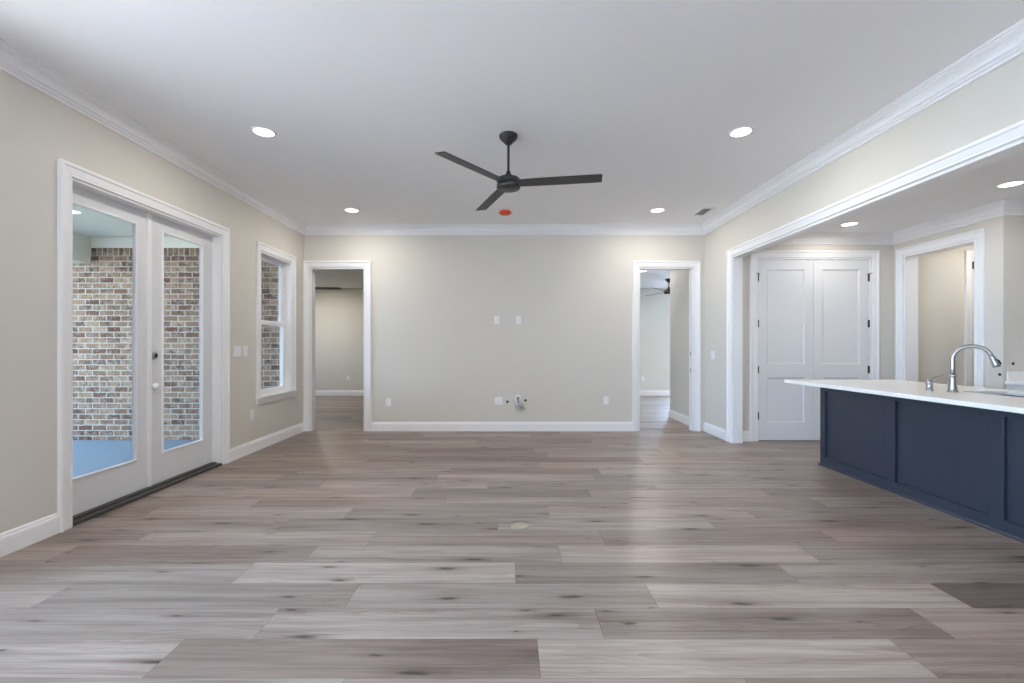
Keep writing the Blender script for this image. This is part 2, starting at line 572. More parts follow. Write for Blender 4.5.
# ------------------------------------------------------------------ dimensions
XL, XR = -3.046, 2.905           # great room side walls
YB, YF = 6.61, -3.6              # back wall, wall behind the camera
H, HK = 3.05, 2.743              # great room / kitchen and bedroom ceilings
XR2 = 3.035                      # kitchen face of the right wall
DH = 2.43                        # door opening height
OPY0, OPY1 = -1.6, 5.80          # cased opening to the kitchen
KY, KX = 5.90, 5.10              # kitchen back wall, kitchen side wall
KEY_ = 4.59                      # wall stepping out to the right of it
KX2 = 7.6                        # kitchen far right wall
HX = 5.27                        # hall face of the kitchen side wall
YB2 = 6.73                       # bedroom face of back wall
BEDY = 11.36
LD = (-2.95, -2.14)              # left doorway in back wall
RD = (1.925, 2.742)              # right doorway
FD = (3.095, 4.725)              # french doors along left wall
WN = (5.455, 6.225, 0.635, 2.43) # window along left wall

# ------------------------------------------------------------------ shell
xz = lambda u, v, t: (u, t, v)
yz = lambda u, v, t: (t, u, v)
xy = lambda u, v, t: (u, v, t)

# floor: each plank a quad of one mesh, joints laid as in the photograph
TABLE = {  # row: (X of one joint, tone of planks from that joint leftwards/rightwards)
    -1: (-0.62, [0.55, 0.6, 0.4, 0.5]),
    0: (-1.39, [0.72, 0.25, 0.88, 0.5]),
    1: (-1.10, [0.50, 0.68, 0.34, 0.66]),
    2: (-2.30, [0.62, 0.34, 0.52, 0.78, 0.1]),
    3: (-1.475, [0.5, 0.78, 0.33, 0.55]),
    4: (-1.20, [0.32, 0.58, 0.74, 0.42]),
    5: (-2.41, [0.45, 0.66, 0.44, 0.36, 0.6]),
    6: (-1.59, [0.58, 0.36, 0.56, 0.42]),
    7: (-1.21, [0.62, 0.38, 0.66, 0.5]),
    8: (-2.03, [0.6, 0.42, 0.56, 0.44]),
    9: (-0.82, [0.7, 0.3, 0.55, 0.4]),
    10: (-1.7, [0.45, 0.72, 0.5, 0.6]),
    11: (-2.2, [0.6, 0.4, 0.7, 0.45, 0.5]),
    12: (-0.6, [0.55, 0.35, 0.6, 0.5]),
}
fb = MB()
uvl = fb.bm.loops.layers.uv.new('UVMap')
cl = fb.bm.loops.layers.float_color.new('plank')
ROW0 = 1.685
rr = random.Random(11)
k0 = int(math.floor((YF - 0.2 - ROW0) / PLANK_W)); k1 = int(math.ceil((BEDY + 0.2 - ROW0) / PLANK_W))
for k in range(k0, k1):
    ya = ROW0 + k * PLANK_W; yb = ya + PLANK_W
    xlo, xhi = (-3.16, 7.7) if yb < YB2 else (-7.3, 6.7)
    if k in TABLE:
        jx, tones = TABLE[k]
    else:
        jx, tones = rr.uniform(-1.5, 0), None
    i0 = int(math.floor((xlo - jx) / PLANK_L))
    i = i0
    while jx + i * PLANK_L < xhi:
        a = jx + i * PLANK_L; b_ = a + PLANK_L
        tone = tones[i + 1] if tones and 0 <= i + 1 < len(tones) else rr.choice([0.3, 0.4, 0.5, 0.5, 0.6, 0.7])
        g, bl = rr.random(), rr.random()
        xa, xb = max(a, xlo), min(b_, xhi)
        if xb > xa:
            f = fb.bm.faces.new([fb.bm.verts.new(p) for p in ((xa, ya, 0), (xb, ya, 0), (xb, yb, 0), (xa, yb, 0))])
            for lp in f.loops:
                co = lp.vert.co
                lp[uvl].uv = (co.x - a, co.y - ya)
                lp[cl] = (tone, g, bl, 1)
        i += 1
fb.box(-3.16, 7.7, YF - 0.15, YB2, -0.05, -0.002)
fb.box(-7.3, 6.7, YB2, BEDY + 0.15, -0.05, -0.002)
struct(fb.build('floor', M['floor']), 'grey brown wood look plank floor running across the rooms', 'floor')

# ceilings
struct(MB().box(XL - 0.154, XR2, YF - 0.15, YB2, H, H + 0.12).build('ceiling', M['ceiling']), 'flat white ceiling of the great room above the charcoal fan', 'ceiling')
struct(MB().box(XR2, KX2 + 0.15, YF - 0.15, 6.61, HK, HK + 0.42).build('ceiling_kitchen', M['ceiling']), 'lower white ceiling over the kitchen beyond the wide opening', 'ceiling')
struct(MB().box(-7.2, 6.6, YB2, BEDY + 0.15, HK, HK + 0.42).build('ceiling_bedroom', M['ceiling']), 'white ceiling of the rooms beyond the back doorways', 'ceiling')

# walls
LWH = (-2.0, 2.3, 0.12, 2.75)       # window group on the left wall, outside the view
struct(MB().slab(YF, YB2, -0.05, H, [(*FD, -0.05, DH), WN, LWH], yz, XL, XL - 0.154).build('wall_left', M['wall']), 'greige left wall with french doors and a window', 'wall')
struct(MB().slab(XL, XR2 + 0.0, -0.05, H, [(*LD, -0.05, DH), (*RD, -0.05, DH)], xz, YB, YB2).build('wall_back', M['wall']), 'greige back wall between two doorways', 'wall')
struct(MB().slab(YF, YB, -0.05, H, [(OPY0, OPY1, -0.05, DH)], yz, XR, XR2).build('wall_right', M['wall']), 'greige right wall with wide cased opening to kitchen', 'wall')
struct(MB().slab(XR2, 7.6, -0.05, HK, [(3.285, 4.80, -0.05, DH)], xz, KY, KY + 0.12).build('wall_kitchen_back', M['wall']), 'greige kitchen back wall around the white double doors', 'wall')
struct(MB().slab(KEY_, KY, -0.05, HK, [(4.86, 5.75, -0.05, DH)], yz, KX, HX).build('wall_kitchen_side', M['wall']), 'greige kitchen side wall with tall cased opening', 'wall')
struct(MB().box(HX, KX2, KEY_, KEY_ + 0.12, -0.05, HK).build('wall_kitchen_end', M['wall']), 'shaded greige wall stepping right behind the kitchen sink', 'wall')
struct(MB().slab(YF, 6.61, -0.05, HK, [], yz, KX2, KX2 + 0.15).build('wall_kitchen_right', M['wall']), 'greige outer wall on the far right of the kitchen', 'wall')
FWH = [(-2.75, -0.35, 0.15, 2.75)]
struct(MB().slab(XL - 0.154, KX2 + 0.15, -0.05, H, FWH, xz, YF - 0.15, YF).build('wall_front', M['wall']), 'greige wall with a tall window behind the viewpoint', 'wall')
# pantry closet behind double doors
struct(MB().box(3.035, 5.3, 6.55, 6.61, -0.05, HK).build('wall_pantry', M['wall']), 'greige wall inside the closet behind white double doors', 'wall')
# bedrooms
BWH = [(4.3, 6.3, 0.08, 2.45)]
struct(MB().slab(-7.2, 6.6, -0.05, HK, BWH, xz, BEDY, BEDY + 0.15).build('wall_bedroom_back', M['wall']), 'greige far wall seen through the back doorways', 'wall')
struct(MB().slab(YB2, BEDY, -0.05, HK, [(8.6, 9.8, 0.9, 2.2)], yz, -7.2, -7.05).build('wall_bedroom_left', M['wall']), 'greige outer wall of the room beyond left doorway', 'wall')
struct(MB().slab(YB2, BEDY, -0.05, HK, [], yz, 6.45, 6.6).build('wall_bedroom_right', M['wall']), 'greige outer wall of the room beyond right doorway', 'wall')
struct(MB().box(2.87, 2.99, YB2, 7.93, -0.05, HK).build('wall_bedroom_partition', M['wall']), 'short pale wall just inside the right doorway', 'wall')
struct(MB().box(-0.2, -0.08, YB2, BEDY, -0.05, HK).build('wall_bedroom_divider', M['wall']), 'greige wall dividing the two rooms beyond the back wall', 'wall')
struct(MB().box(-7.2, -3.2, 6.45, YB2, -0.05, HK).build('wall_bedroom_front', M['wall']), 'greige wall of the left bedroom backing onto the porch', 'wall')
struct(MB().box(XR2, 6.6, 6.61, YB2, -0.05, HK).build('wall_bedroom_kitchen', M['wall']), 'greige wall between the right bedroom and the kitchen', 'wall')

# ------------------------------------------------------------------ trim profiles
CASING = [(0, 0), (0, 0.011), (0.004, 0.015), (0.012, 0.015), (0.016, 0.012), (0.022, 0.014), (0.062, 0.019), (0.066, 0.025), (0.07, 0.028), (0.085, 0.028), (0.09, 0.024), (0.09, 0)]
BASE = [(0, 0), (0.018, 0), (0.018, 0.010), (0.016, 0.100), (0.014, 0.112), (0.009, 0.118), (0.010, 0.126), (0.006, 0.135), (0, 0.137)]
CROWN = [(0, 0), (0, 0.138), (0.010, 0.138), (0.014, 0.134), (0.014, 0.126), (0.007, 0.123), (0.007, 0.118), (0.020, 0.115), (0.024, 0.110), (0.024, 0.104), (0.015, 0.101), (0.015, 0.095), (0.028, 0.092), (0.032, 0.086), (0.032, 0.080), (0.025, 0.077),
         (0.027, 0.068), (0.036, 0.052), (0.048, 0.041), (0.060, 0.036), (0.060, 0.029), (0.070, 0.026), (0.076, 0.019), (0.076, 0.013), (0.090, 0.010), (0.092, 0.004), (0.092, 0)]


def flip(p):
    return [(-a, b) for a, b in p]


def molding(path, prof, N, want, closed=False):
    """chooses the side of the path so that the profile grows towards `want`"""
    d = (Vector(path[1]) - Vector(path[0])).normalized()
    s = Vector(N).cross(d)
    p = prof if s.dot(Vector(want)) > 0 else flip(prof)
    return MB().sweep(path, p, N, closed)


def casing_u(u0, u1, top, fn, N, name, label, bottom=0.0, reveal=0.005):
    """three sided casing around a doorway; fn(u, z) -> point on the wall face"""
    u0 -= reveal; u1 += reveal; top += reveal
    path = [fn(u0, bottom), fn(u0, top), fn(u1, top), fn(u1, bottom)]
    want = Vector(fn(u0 - 1, bottom)) - Vector(fn(u0, bottom))
    return struct(molding(path, CASING, N, want).build(name, M['trim']), label, 'door trim')


def jamb(u0, u1, top, fn, t0, t1, name, label, thick=0.02):
    """lining of a doorway, set just inside the opening"""
    m = MB()
    m.slab(u0 - 0.001, u1 + 0.001, 0, top + 0.001, [(u0 + thick, u1 - thick, -1, top - thick)], fn, t0, t1)
    return struct(m.build(name, M['trim']), label, 'door jamb')


# crown
struct(MB().sweep([(XL, YF, H), (XL, YB, H), (XR, YB, H), (XR, YF, H)], CROWN, (0, 0, -1), True).build('trim_1', M['trim']), 'white crown moulding around the great room ceiling', 'crown moulding')
struct(molding([(XR2, YF, HK), (XR2, KY, HK), (KX, KY, HK), (KX, KEY_, HK), (KX2, KEY_, HK)], CROWN, (0, 0, -1), (1, 0, 0)).build('trim_2', M['trim']), 'white crown moulding stepping around the kitchen ceiling', 'crown moulding')

# casings
casing_u(*FD, DH, lambda u, z: (XL, u, z), (1, 0, 0), 'trim_3', 'white casing around the french doors')
casing_u(*LD, DH, lambda u, z: (u, YB, z), (0, -1, 0), 'trim_4', 'white casing around the left back doorway in the corner')
casing_u(*RD, DH, lambda u, z: (u, YB, z), (0, -1, 0), 'trim_5', 'white casing around the right back doorway')
casing_u(OPY0, OPY1, DH, lambda u, z: (XR, u, z), (-1, 0, 0), 'trim_6', 'white casing around the wide kitchen opening')
casing_u(OPY0, OPY1, DH, lambda u, z: (XR2, u, z), (1, 0, 0), 'trim_7', 'white casing on the kitchen side of the wide opening')
casing_u(3.285, 4.80, DH, lambda u, z: (u, KY, z), (0, -1, 0), 'trim_8', 'white casing around the white double doors')
casing_u(4.86, 5.75, DH, lambda u, z: (KX, u, z), (-1, 0, 0), 'trim_9', 'white casing around the tall opening right of double doors')

# jamb linings
jamb(*LD, DH, xz, YB + 0.0, YB2, 'trim_10', 'white jamb lining of the left back doorway')
jamb(*RD, DH, xz, YB + 0.0, YB2, 'trim_11', 'white jamb lining of the right back doorway')
jamb(OPY0, OPY1, DH, yz, XR, XR2, 'trim_12', 'white jamb lining of the wide kitchen opening')
jamb(3.285, 4.80, DH, xz, KY, KY + 0.12, 'trim_13', 'white jamb frame of the double doors')
jamb(4.86, 5.75, DH, yz, KX, HX, 'trim_14', 'white jamb lining of the tall opening by the double doors')
jamb(*FD, DH, yz, XL, XL - 0.154, 'trim_15', 'white jamb frame of the french doors', 0.012)
struct(MB().box(XL - 0.15, XL + 0.01, FD[0] + 0.013, FD[1] - 0.013, 0.001, 0.022, 0.004).box(XL - 0.15, XL - 0.05, FD[0] + 0.013, FD[1] - 0.013, 0.02, 0.034, 0.003).build('trim_16', M['bronze']), 'dark bronze threshold under the french doors', 'threshold')

# baseboards
UP = (0, 0, 1)


def base(path, want, name, label):
    return struct(molding(path, BASE, UP, want).build(name, M['trim']), label, 'baseboard')


CW = 0.096
base([(XL, YF, 0), (XL, FD[0] - CW, 0)], (1, 0, 0), 'baseboard_left_near', 'white baseboard in front of the french doors')
base([(XL, FD[1] + CW, 0), (XL, YB, 0)], (1, 0, 0), 'baseboard_left_far', 'white baseboard under the side window')
base([(LD[1] + CW, YB, 0), (RD[0] - CW, YB, 0)], (0, -1, 0), 'baseboard_back', 'long white baseboard between the two back doorways')
base([(XR, YB, 0), (XR, OPY1 + CW, 0)], (-1, 0, 0), 'baseboard_right', 'short white baseboard between right doorway and kitchen opening')
base([(XR2, KY, 0), (3.285 - CW, KY, 0)], (0, -1, 0), 'baseboard_kitchen_left', 'tiny white baseboard left of the double doors')
base([(4.80 + CW, KY, 0), (KX, KY, 0), (KX, 5.75 + CW, 0)], (0, -1, 0), 'baseboard_kitchen_corner', 'white baseboard in the corner right of the double doors')
base([(KX, 4.86 - CW, 0), (KX, KEY_, 0)], (-1, 0, 0), 'baseboard_kitchen_side', 'white baseboard beside the tall cased opening')
base([(2.87, YB2 + 0.03, 0), (2.87, 7.93, 0), (2.99, 7.93, 0), (2.99, YB2 + 0.03, 0)], (-1, 0, 0), 'baseboard_partition', 'white baseboard along short wall inside right doorway')
base([(-7.05, BEDY, 0), (-0.2, BEDY, 0)], (0, -1, 0), 'baseboard_bedroom_left', 'white baseboard far beyond the left doorway')
base([(-0.08, BEDY, 0), (6.45, BEDY, 0)], (0, -1, 0), 'baseboard_bedroom_right', 'white baseboard far beyond the right doorway')

# ------------------------------------------------------------------ french doors
XD = XL - 0.095            # room face of the leaves
DT = 0.028
GZ0, GZ1 = 0.30, 2.29


def french_leaf(name, y0, y1, g0, g1, label):
    o = MB().slab(y0, y1, 0.036, DH - 0.014, [(g0, g1, GZ0, GZ1)], yz, XD, XD - DT).build(name, M['door'])
    struct(o, label, 'french door')
    bead = [(-0.006, -0.008), (-0.006, 0.006), (0, 0.010), (0.008, 0.008), (0.012, 0.0)]
    loop = [(XD, g0, GZ0), (XD, g0, GZ1), (XD, g1, GZ1), (XD, g1, GZ0)]
    s = Vector((1, 0, 0)).cross(Vector((0, 0, 1)))
    MB().sweep(loop, bead if s.y < 0 else flip(bead), (1, 0, 0), True).build('glazing_bead', M['trim'], o)
    MB().box(XD - 0.016, XD - 0.008, g0 - 0.008, g1 + 0.008, GZ0 - 0.008, GZ1 + 0.008).build('glass_pane', M['glass'], o)
    return o


MID = 3.888
d1 = french_leaf('door_1', FD[0] + 0.014, MID - 0.002, 3.19, 3.745, 'near french door leaf with tall glass pane, left in photo')
d2 = french_leaf('door_2', MID + 0.002, FD[1] - 0.014, 4.035, 4.555, 'far french door leaf carrying the white knob and deadbolt')
MB().box(XD - 0.001, XD + 0.014, MID - 0.032, MID + 0.012, 0.036, DH - 0.016, 0.004).build('astragal', M['trim'], d1)
kb = MB().lathe([(0, -0.002), (0.022, -0.002), (0.022, 0.003), (0.014, 0.006), (0.018, 0.010), (0.026, 0.018), (0.029, 0.028), (0.027, 0.038), (0.019, 0.047), (0.009, 0.051), (0, 0.052)], 28, axis='X')
kb.build('door_knob', M['knob'], d2, (XD, 3.925, 0.908))
dbm = MB().lathe([(0, -0.002), (0.031, -0.002), (0.031, 0.010), (0.026, 0.016), (0, 0.017)], 28, axis='X')
db = dbm.build('deadbolt', M['steel'], d2, (XD, 3.935, 1.176))
MB().box(0.014, 0.030, -0.005, 0.005, -0.017, 0.017, 0.003).build('thumb_turn', M['black'], db)

# ------------------------------------------------------------------ window on the left wall
y0, y1, z0, z1 = WN
w = empty('window_1', (XL, (y0 + y1) / 2, z0))
struct(w, 'white double hung window with brick outside', 'window')
yc = (y0 + y1) / 2


def wpart(mb, name, m=M['trim'], parent=w):
    o = mb.build(name, m, parent)
    o.location = (-XL, -yc, -z0) if parent is w else (0, 0, 0)
    return o


wpart(MB().slab(y0 - 0.001, y1 + 0.001, z0 - 0.001, z1 + 0.001, [(y0 + 0.018, y1 - 0.018, z0 + 0.02, z1 - 0.018)], yz, XL, XL - 0.154), 'window_frame')
r = 0.005
path = [(XL, y0 - r, z0 + 0.012), (XL, y0 - r, z1 + r), (XL, y1 + r, z1 + r), (XL, y1 + r, z0 + 0.012)]
wpart(molding(path, CASING, (1, 0, 0), (0, -1, 0)), 'window_casing')
wpart(MB().box(XL - 0.09, XL + 0.045, y0 - 0.105, y1 + 0.105, z0 - 0.012, z0 + 0.012, 0.005), 'window_sill')
wpart(MB().box(XL, XL + 0.018, y0 - 0.09, y1 + 0.09, z0 - 0.085, z0 - 0.012, 0.003), 'apron')


def sash(za, zb, xf, nm):
    s = wpart(MB().slab(y0 + 0.02, y1 - 0.02, za, zb, [(y0 + 0.068, y1 - 0.068, za + 0.055, zb - 0.042)], yz, xf, xf - 0.03), nm)
    wpart(MB().box(xf - 0.019, xf - 0.011, y0 + 0.06, y1 - 0.06, za + 0.048, zb - 0.036), 'glass_pane', M['glass'], s)
    return s


sash(z0 + 0.022, 1.575, XL - 0.082, 'lower_sash')
sash(1.54, z1 - 0.02, XL - 0.115, 'upper_sash')
wpart(MB().box(XL - 0.085, XL - 0.062, yc - 0.03, yc + 0.03, 1.575, 1.59, 0.003), 'sash_lock', M['plate'])

# ------------------------------------------------------------------ porch
PF = -0.057
PY = 6.25
struct(MB().box(-7.6, XL - 0.154, 2.4, PY + 0.2, PF - 0.1, PF).build('floor_porch', M['porchfloor']), 'smooth porch slab outside the french doors', 'porch floor')
struct(MB().box(-6.6, XL - 0.154, PY, PY + 0.19, PF, 2.525).build('wall_porch', M['brick']), 'tumbled brown brick porch wall outside the glass', 'brick wall')
struct(MB().box(-6.6, XL - 0.154, PY, PY + 0.19, 2.525, 2.64).build('trim_17', M['soldier']), 'upright brick course along top of the porch wall', 'brick trim')
struct(MB().box(-6.6, XL - 0.154, PY - 0.012, PY + 0.19, 2.64, 2.80).box(-5.84, XL - 0.154, PY - 0.03, PY - 0.011, 2.745, 2.78, 0.004).build('trim_18', M['porchwhite']), 'white frieze board above the porch bricks', 'frieze')
struct(MB().box(-7.6, XL - 0.154, 2.4, PY + 0.19, 2.80, 2.95).build('ceiling_porch', M['porchwhite']), 'white porch ceiling outside the french doors', 'porch ceiling')
struct(MB().box(-6.12, -5.86, 2.6, PY - 0.012, 2.42, 2.80).build('trim_19', M['porchbeam']), 'beige porch beam seen at the top of left door glass', 'porch beam')
struct(MB().box(-7.0, XL - 0.154, 2.42, 2.6, PF, 2.80).build('wall_porch_baffle', M['brick']), 'unseen brick wall added to keep light off the porch bricks', 'brick wall')  # out of view; added to block daylight from the near end of the porch
struct(MB().box(-30, -7.65, 2.4, 12, -0.3, -0.15).build('ground_added_lawn', M['lawn']), 'unseen dark lawn added to cut ground bounce onto the porch', 'lawn')  # unseen dark patch, added so less ground light bounces onto the bricks
struct(MB().box(-40, 40, -40, 45, -0.5, -0.17).build('ground_outside', M['ground']), 'pale open ground around the house', 'ground')

# ------------------------------------------------------------------ double doors in the kitchen


def panel_door(name, x0, x1, y, label, hinge_side):
    zb, zt = 0.012, DH - 0.024
    wdt = x1 - x0
    st = 0.118
    pans = [(x0 + st, x1 - st, 0.245, 0.845), (x0 + st, x1 - st, 1.02, zt - 0.125)]
    m = MB().slab(x0, x1, zb, zt, pans, xz, y, y + 0.035)
    for (a, b, c, d) in pans:
        m.box(a - 0.001, b + 0.001, y + 0.012, y + 0.030, c - 0.001, d + 0.001)
    o = m.build(name, M['door'])
    struct(o, label, 'door')
    for (a, b, c, d) in pans:
        st_ = [(0, 0), (0, -0.002), (0.012, 0.006), (0.018, 0.010), (0, 0.012)]
        loop = [(a, y, c), (a, y, d), (b, y, d), (b, y, c)]
        s = Vector((0, 1, 0)).cross(Vector((0, 0, 1)))
        MB().sweep(loop, st_ if s.x > 0 else flip(st_), (0, 1, 0), True).build('panel_moulding', M['door'], o)
    hx = x0 - 0.002 if hinge_side < 0 else x1 + 0.002
    for i, hz in enumerate((0.335, 0.95, 1.56, 2.17)):
        hb = MB().lathe([(0, -0.05), (0.0075, -0.05), (0.0075, 0.05), (0, 0.05)], 12)
        hb.box(-0.012, 0.012, 0.002, 0.012, -0.048, 0.048)
        if i == 3:
            hb.tube([(0, 0, 0.05), (hinge_side * 0.012, -0.012, 0.056), (hinge_side * 0.03, -0.014, 0.056)], 0.005, 8)
            hb.tube([(0, 0, 0.05), (-hinge_side * 0.016, -0.004, 0.054)], 0.005, 8)
        hb.build('hinge', M['black'], o, (hx, y - 0.008, hz))
    cx = x1 - 0.06 if hinge_side < 0 else x0 + 0.06
    MB().box(cx - 0.03, cx + 0.03, y + 0.002, y + 0.03, zt - 0.001, zt + 0.003).build('ball_catch', M['black'], o)
    return o


XM = 4.043
DY = KY + 0.012
panel_door('door_3', 3.309, XM - 0.0015, DY, 'white two panel door, hinged beside the kitchen opening jamb', -1)
panel_door('door_4', XM + 0.0015, 4.776, DY, 'white two panel door, hinged on the right behind the island', 1)

# ------------------------------------------------------------------ door seen in the hall beyond the tall opening
HY = KY - 0.0
casing_u(6.13, 7.0, DH, lambda u, z: (u, HY, z), (0, -1, 0), 'trim_20', 'white casing of a door glimpsed inside the tall opening')
hd = MB().box(6.13, 7.0, HY - 0.006, HY + 0.006, 0.01, DH).build('door_5', M['door'])
struct(hd, 'white door glimpsed through the tall opening behind faucet', 'door')
for hz, hm in ((2.33, 'black'),):
    MB().box(6.134, 6.162, HY - 0.012, HY - 0.005, hz - 0.045, hz + 0.045).lathe([(0, -0.05), (0.007, -0.05), (0.007, 0.05), (0, 0.05)], 10, (6.140, HY - 0.014, hz)).build('hinge', M[hm], hd)

# hinges and strike plates on the back doorways are parts of their jambs
jl = bpy.data.objects['trim_10']; jr = bpy.data.objects['trim_11']
for hz in (0.36, 0.95):
    MB().box(LD[1] - 0.026, LD[1] - 0.0195, YB + 0.065, YB + 0.10, hz - 0.045, hz + 0.045).build('hinge', M['steel'], jl)
for hz in (0.37, 0.97, 2.15):
    MB().box(RD[0] + 0.0195, RD[0] + 0.027, YB + 0.065, YB + 0.11, hz - 0.048, hz + 0.048).build('hinge', M['steel'], jr)
for hz in (0.90, 1.15):
    MB().box(RD[1] - 0.022, RD[1] - 0.0195, YB + 0.04, YB + 0.07, hz - 0.03, hz + 0.03).build('strike_plate', M['steel'], jr)

# ------------------------------------------------------------------ ceiling fan
fan = empty('ceiling_fan', (-0.005, 3.78, H))
tag(fan, 'charcoal three blade ceiling fan in the middle of the great room', 'ceiling fan', 'ceiling fans')
Z = lambda z: z - H
MB().lathe([(0, 0), (0.078, 0), (0.079, -0.012), (0.074, -0.028), (0.058, -0.045), (0.040, -0.062), (0.026, -0.078), (0, -0.080)], 36).build('canopy', M['fan'], fan)
MB().lathe([(0, -0.06), (0.0108, -0.06), (0.0108, Z(2.70)), (0, Z(2.70))], 16).build('downrod', M['fan'], fan)
mt = MB().lathe([(0, Z(2.742)), (0.018, Z(2.742)), (0.020, Z(2.722)), (0.046, Z(2.700)), (0.052, Z(2.688)), (0.090, Z(2.682)), (0.098, Z(2.672)), (0.100, Z(2.655)), (0.092, Z(2.650)), (0.092, Z(2.632)), (0.100, Z(2.628)), (0.100, Z(2.602)), (0.097, Z(2.596)), (0, Z(2.592))], 40)
mt.build('motor_housing', M['fan'], fan)
for ang in (111, 231, -9):
    b = MB()
    R0, R1, c0, c1 = 0.07, 0.78, 0.105, 0.118
    pitch = math.radians(-11)
    sec = []
    for rr_, cc in ((R0, c0), (0.25, 0.116), (0.55, 0.12), (R1 - 0.01, c1), (R1, c1 - 0.012)):
        ring = []
        for t in range(2):
            for s_ in (-1, -0.92, 0, 0.92, 1):
                ss = s_ if t == 0 else -s_
                th = 0.0045 * (1 - 0.75 * (abs(ss) > 0.95)) * (1 if t == 0 else -1)
                yv = ss * cc / 2
                ring.append(b.bm.verts.new((rr_, yv * math.cos(pitch), yv * math.sin(pitch) + th)))
        sec.append(ring)
    for A, B in zip(sec[:-1], sec[1:]):
        for j in range(10):
            b.bm.faces.new((A[j], A[(j + 1) % 10], B[(j + 1) % 10], B[j]))
    b.bm.faces.new(sec[0]); b.bm.faces.new(sec[-1])
    b.box(0.06, 0.14, -0.022, 0.022, -0.004, 0.010, 0.003)
    bo = b.build('blade', M['fanblade'], fan, (0, 0, Z(2.640)), math.radians(ang))
f2 = dup(fan, (-3.90, 8.2, HK), math.radians(14)); f2['label'] = 'dark fan blade showing through the left back doorway'
f3 = dup(fan, (3.52, 9.8, HK), math.radians(-2)); f3['label'] = 'dark fan partly seen through the right back doorway'
for ch in f3.children:                      # this one hangs on a shorter rod
    if ch.name.startswith(('motor', 'blade')):
        ch.location.z += 0.13
    elif ch.name.startswith('downrod'):
        ch.scale.z = 0.66

# ------------------------------------------------------------------ recessed lights
cl0 = None


def can_light(x, y, z, label, group, power, color=WARM):
    global cl0
    if cl0 is None:
        e = empty('recessed_light', (x, y, z))
        MB().lathe([(0.078, 0.0), (0.078, -0.005), (0.081, -0.007), (0.092, -0.004), (0.094, 0.0)], 40).build('trim_ring', M['trim'], e)
        MB().lathe([(0, 0.0), (0.079, 0.0), (0.079, -0.003), (0, -0.0035)], 40).build('lens', M['lens'], e)
        cl0 = e
    else:
        e = dup(cl0, (x, y, z))
    tag(e, label, 'recessed light', group)
    ld = bpy.data.lights.new('_lamp', 'AREA')
    ld.shape = 'DISK'; ld.size = 0.15; ld.energy = power; ld.color = color
    lo = bpy.data.objects.new('_lamp', ld)
    COL.objects.link(lo)
    lo.parent = e; lo.location = (0, 0, -0.012)
    return e


G1 = 'recessed lights in the great room ceiling'
can_light(-2.05, 3.72, H, 'round recessed light above the french doors, nearer on left', G1, P_MAIN)
can_light(1.94, 3.72, H, 'round recessed light right of the fan, nearer on right', G1, P_MAIN)
can_light(-2.07, 5.86, H, 'small recessed light near the left back doorway', G1, P_MAIN)
can_light(1.955, 5.86, H, 'small recessed light near the ceiling vent', G1, P_MAIN)
for x in (-2.05, 1.94):
    for y in (-0.6,):
        can_light(x, y, H, 'round recessed light in the ceiling behind the viewpoint', G1, P_MAIN)
G2 = 'recessed lights in the kitchen ceiling'
can_light(4.13, 5.40, HK, 'recessed kitchen light before the double doors', G2, P_KITCHEN)
can_light(4.59, 4.07, HK, 'recessed kitchen light above the sink, cut by photo edge', G2, P_KITCHEN)
for x, y in ((6.4, 3.4), (4.3, 2.0), (6.4, 1.2), (4.4, -0.8)):
    can_light(x, y, HK, 'recessed kitchen light outside the view', G2, P_KITCHEN)
can_light(6.1, 5.25, HK, 'recessed light in the hall behind the tall opening', 'hall lights', P_HALL)
can_light(2.62, 8.76, HK, 'recessed light seen through the right back doorway', 'bedroom lights', P_BED)
can_light(-4.6, 10.0, HK, 'added unseen light brightening the room beyond the left doorway', 'bedroom lights', 26)  # added fill lamp, unseen; lifts and warms the left bedroom
can_light(5.0, 8.76, HK, 'added unseen light brightening the right bedroom behind the short wall', 'bedroom lights', P_BED)  # extra unseen lamp, added to brighten the right bedroom
can_light(-5.0, 5.08, 2.80, 'porch ceiling light glowing behind the left door glass', 'porch lights', P_PORCH)
can_light(-5.0, 3.2, 2.80, 'porch ceiling light outside the view', 'porch lights', P_PORCH)

# ------------------------------------------------------------------ ceiling fittings
o = MB().lathe([(0, 0.0), (0.070, 0.0), (0.073, -0.006), (0.071, -0.030), (0.062, -0.042), (0.03, -0.047), (0, -0.047)], 32)
sd = o.build('smoke_detector_cover', M['orange'], None, (-0.05, 5.90, H))
tag(sd, 'orange dust cover on the ceiling behind the fan', 'dust cover')
for a in (-1, 1):
    MB().box(a * 0.072 - 0.012, a * 0.072 + 0.012, -0.016, 0.016, -0.03, -0.012, 0.004).build('tab', M['orange'], sd)

v = empty('ceiling_vent', (2.575, 5.905, H))
tag(v, 'grey slatted air vent on ceiling near the right corner', 'vent')
MB().slab(-0.09, 0.09, -0.175, 0.175, [(-0.062, 0.062, -0.147, 0.147)], xy, 0.0, -0.012).build('vent_frame', M['trim'], v)
MB().box(-0.062, 0.062, -0.147, 0.147, -0.002, 0.0).build('duct_opening', M['duct'], v)
for i in range(7):
    xx = -0.052 + i * 0.0173
    sl = MB()
    sl.box(-0.0075, 0.0075, -0.147, 0.147, -0.0008, 0.0008)
    s_ = sl.build('slat', M['vent'], v, (xx, 0, -0.007)); s_.rotation_euler.y = math.radians(-25)


# ------------------------------------------------------------------ wall plates


def place(e, pos, facing):
    e.location = pos
    e.rotation_euler.z = {'-Y': 0.0, '+X': PI / 2, '-X': -PI / 2}[facing]


def plate_mb(wd, ht=0.117):
    return MB().box(-wd / 2, wd / 2, -0.006, 0.0, -ht / 2, ht / 2, 0.0025)


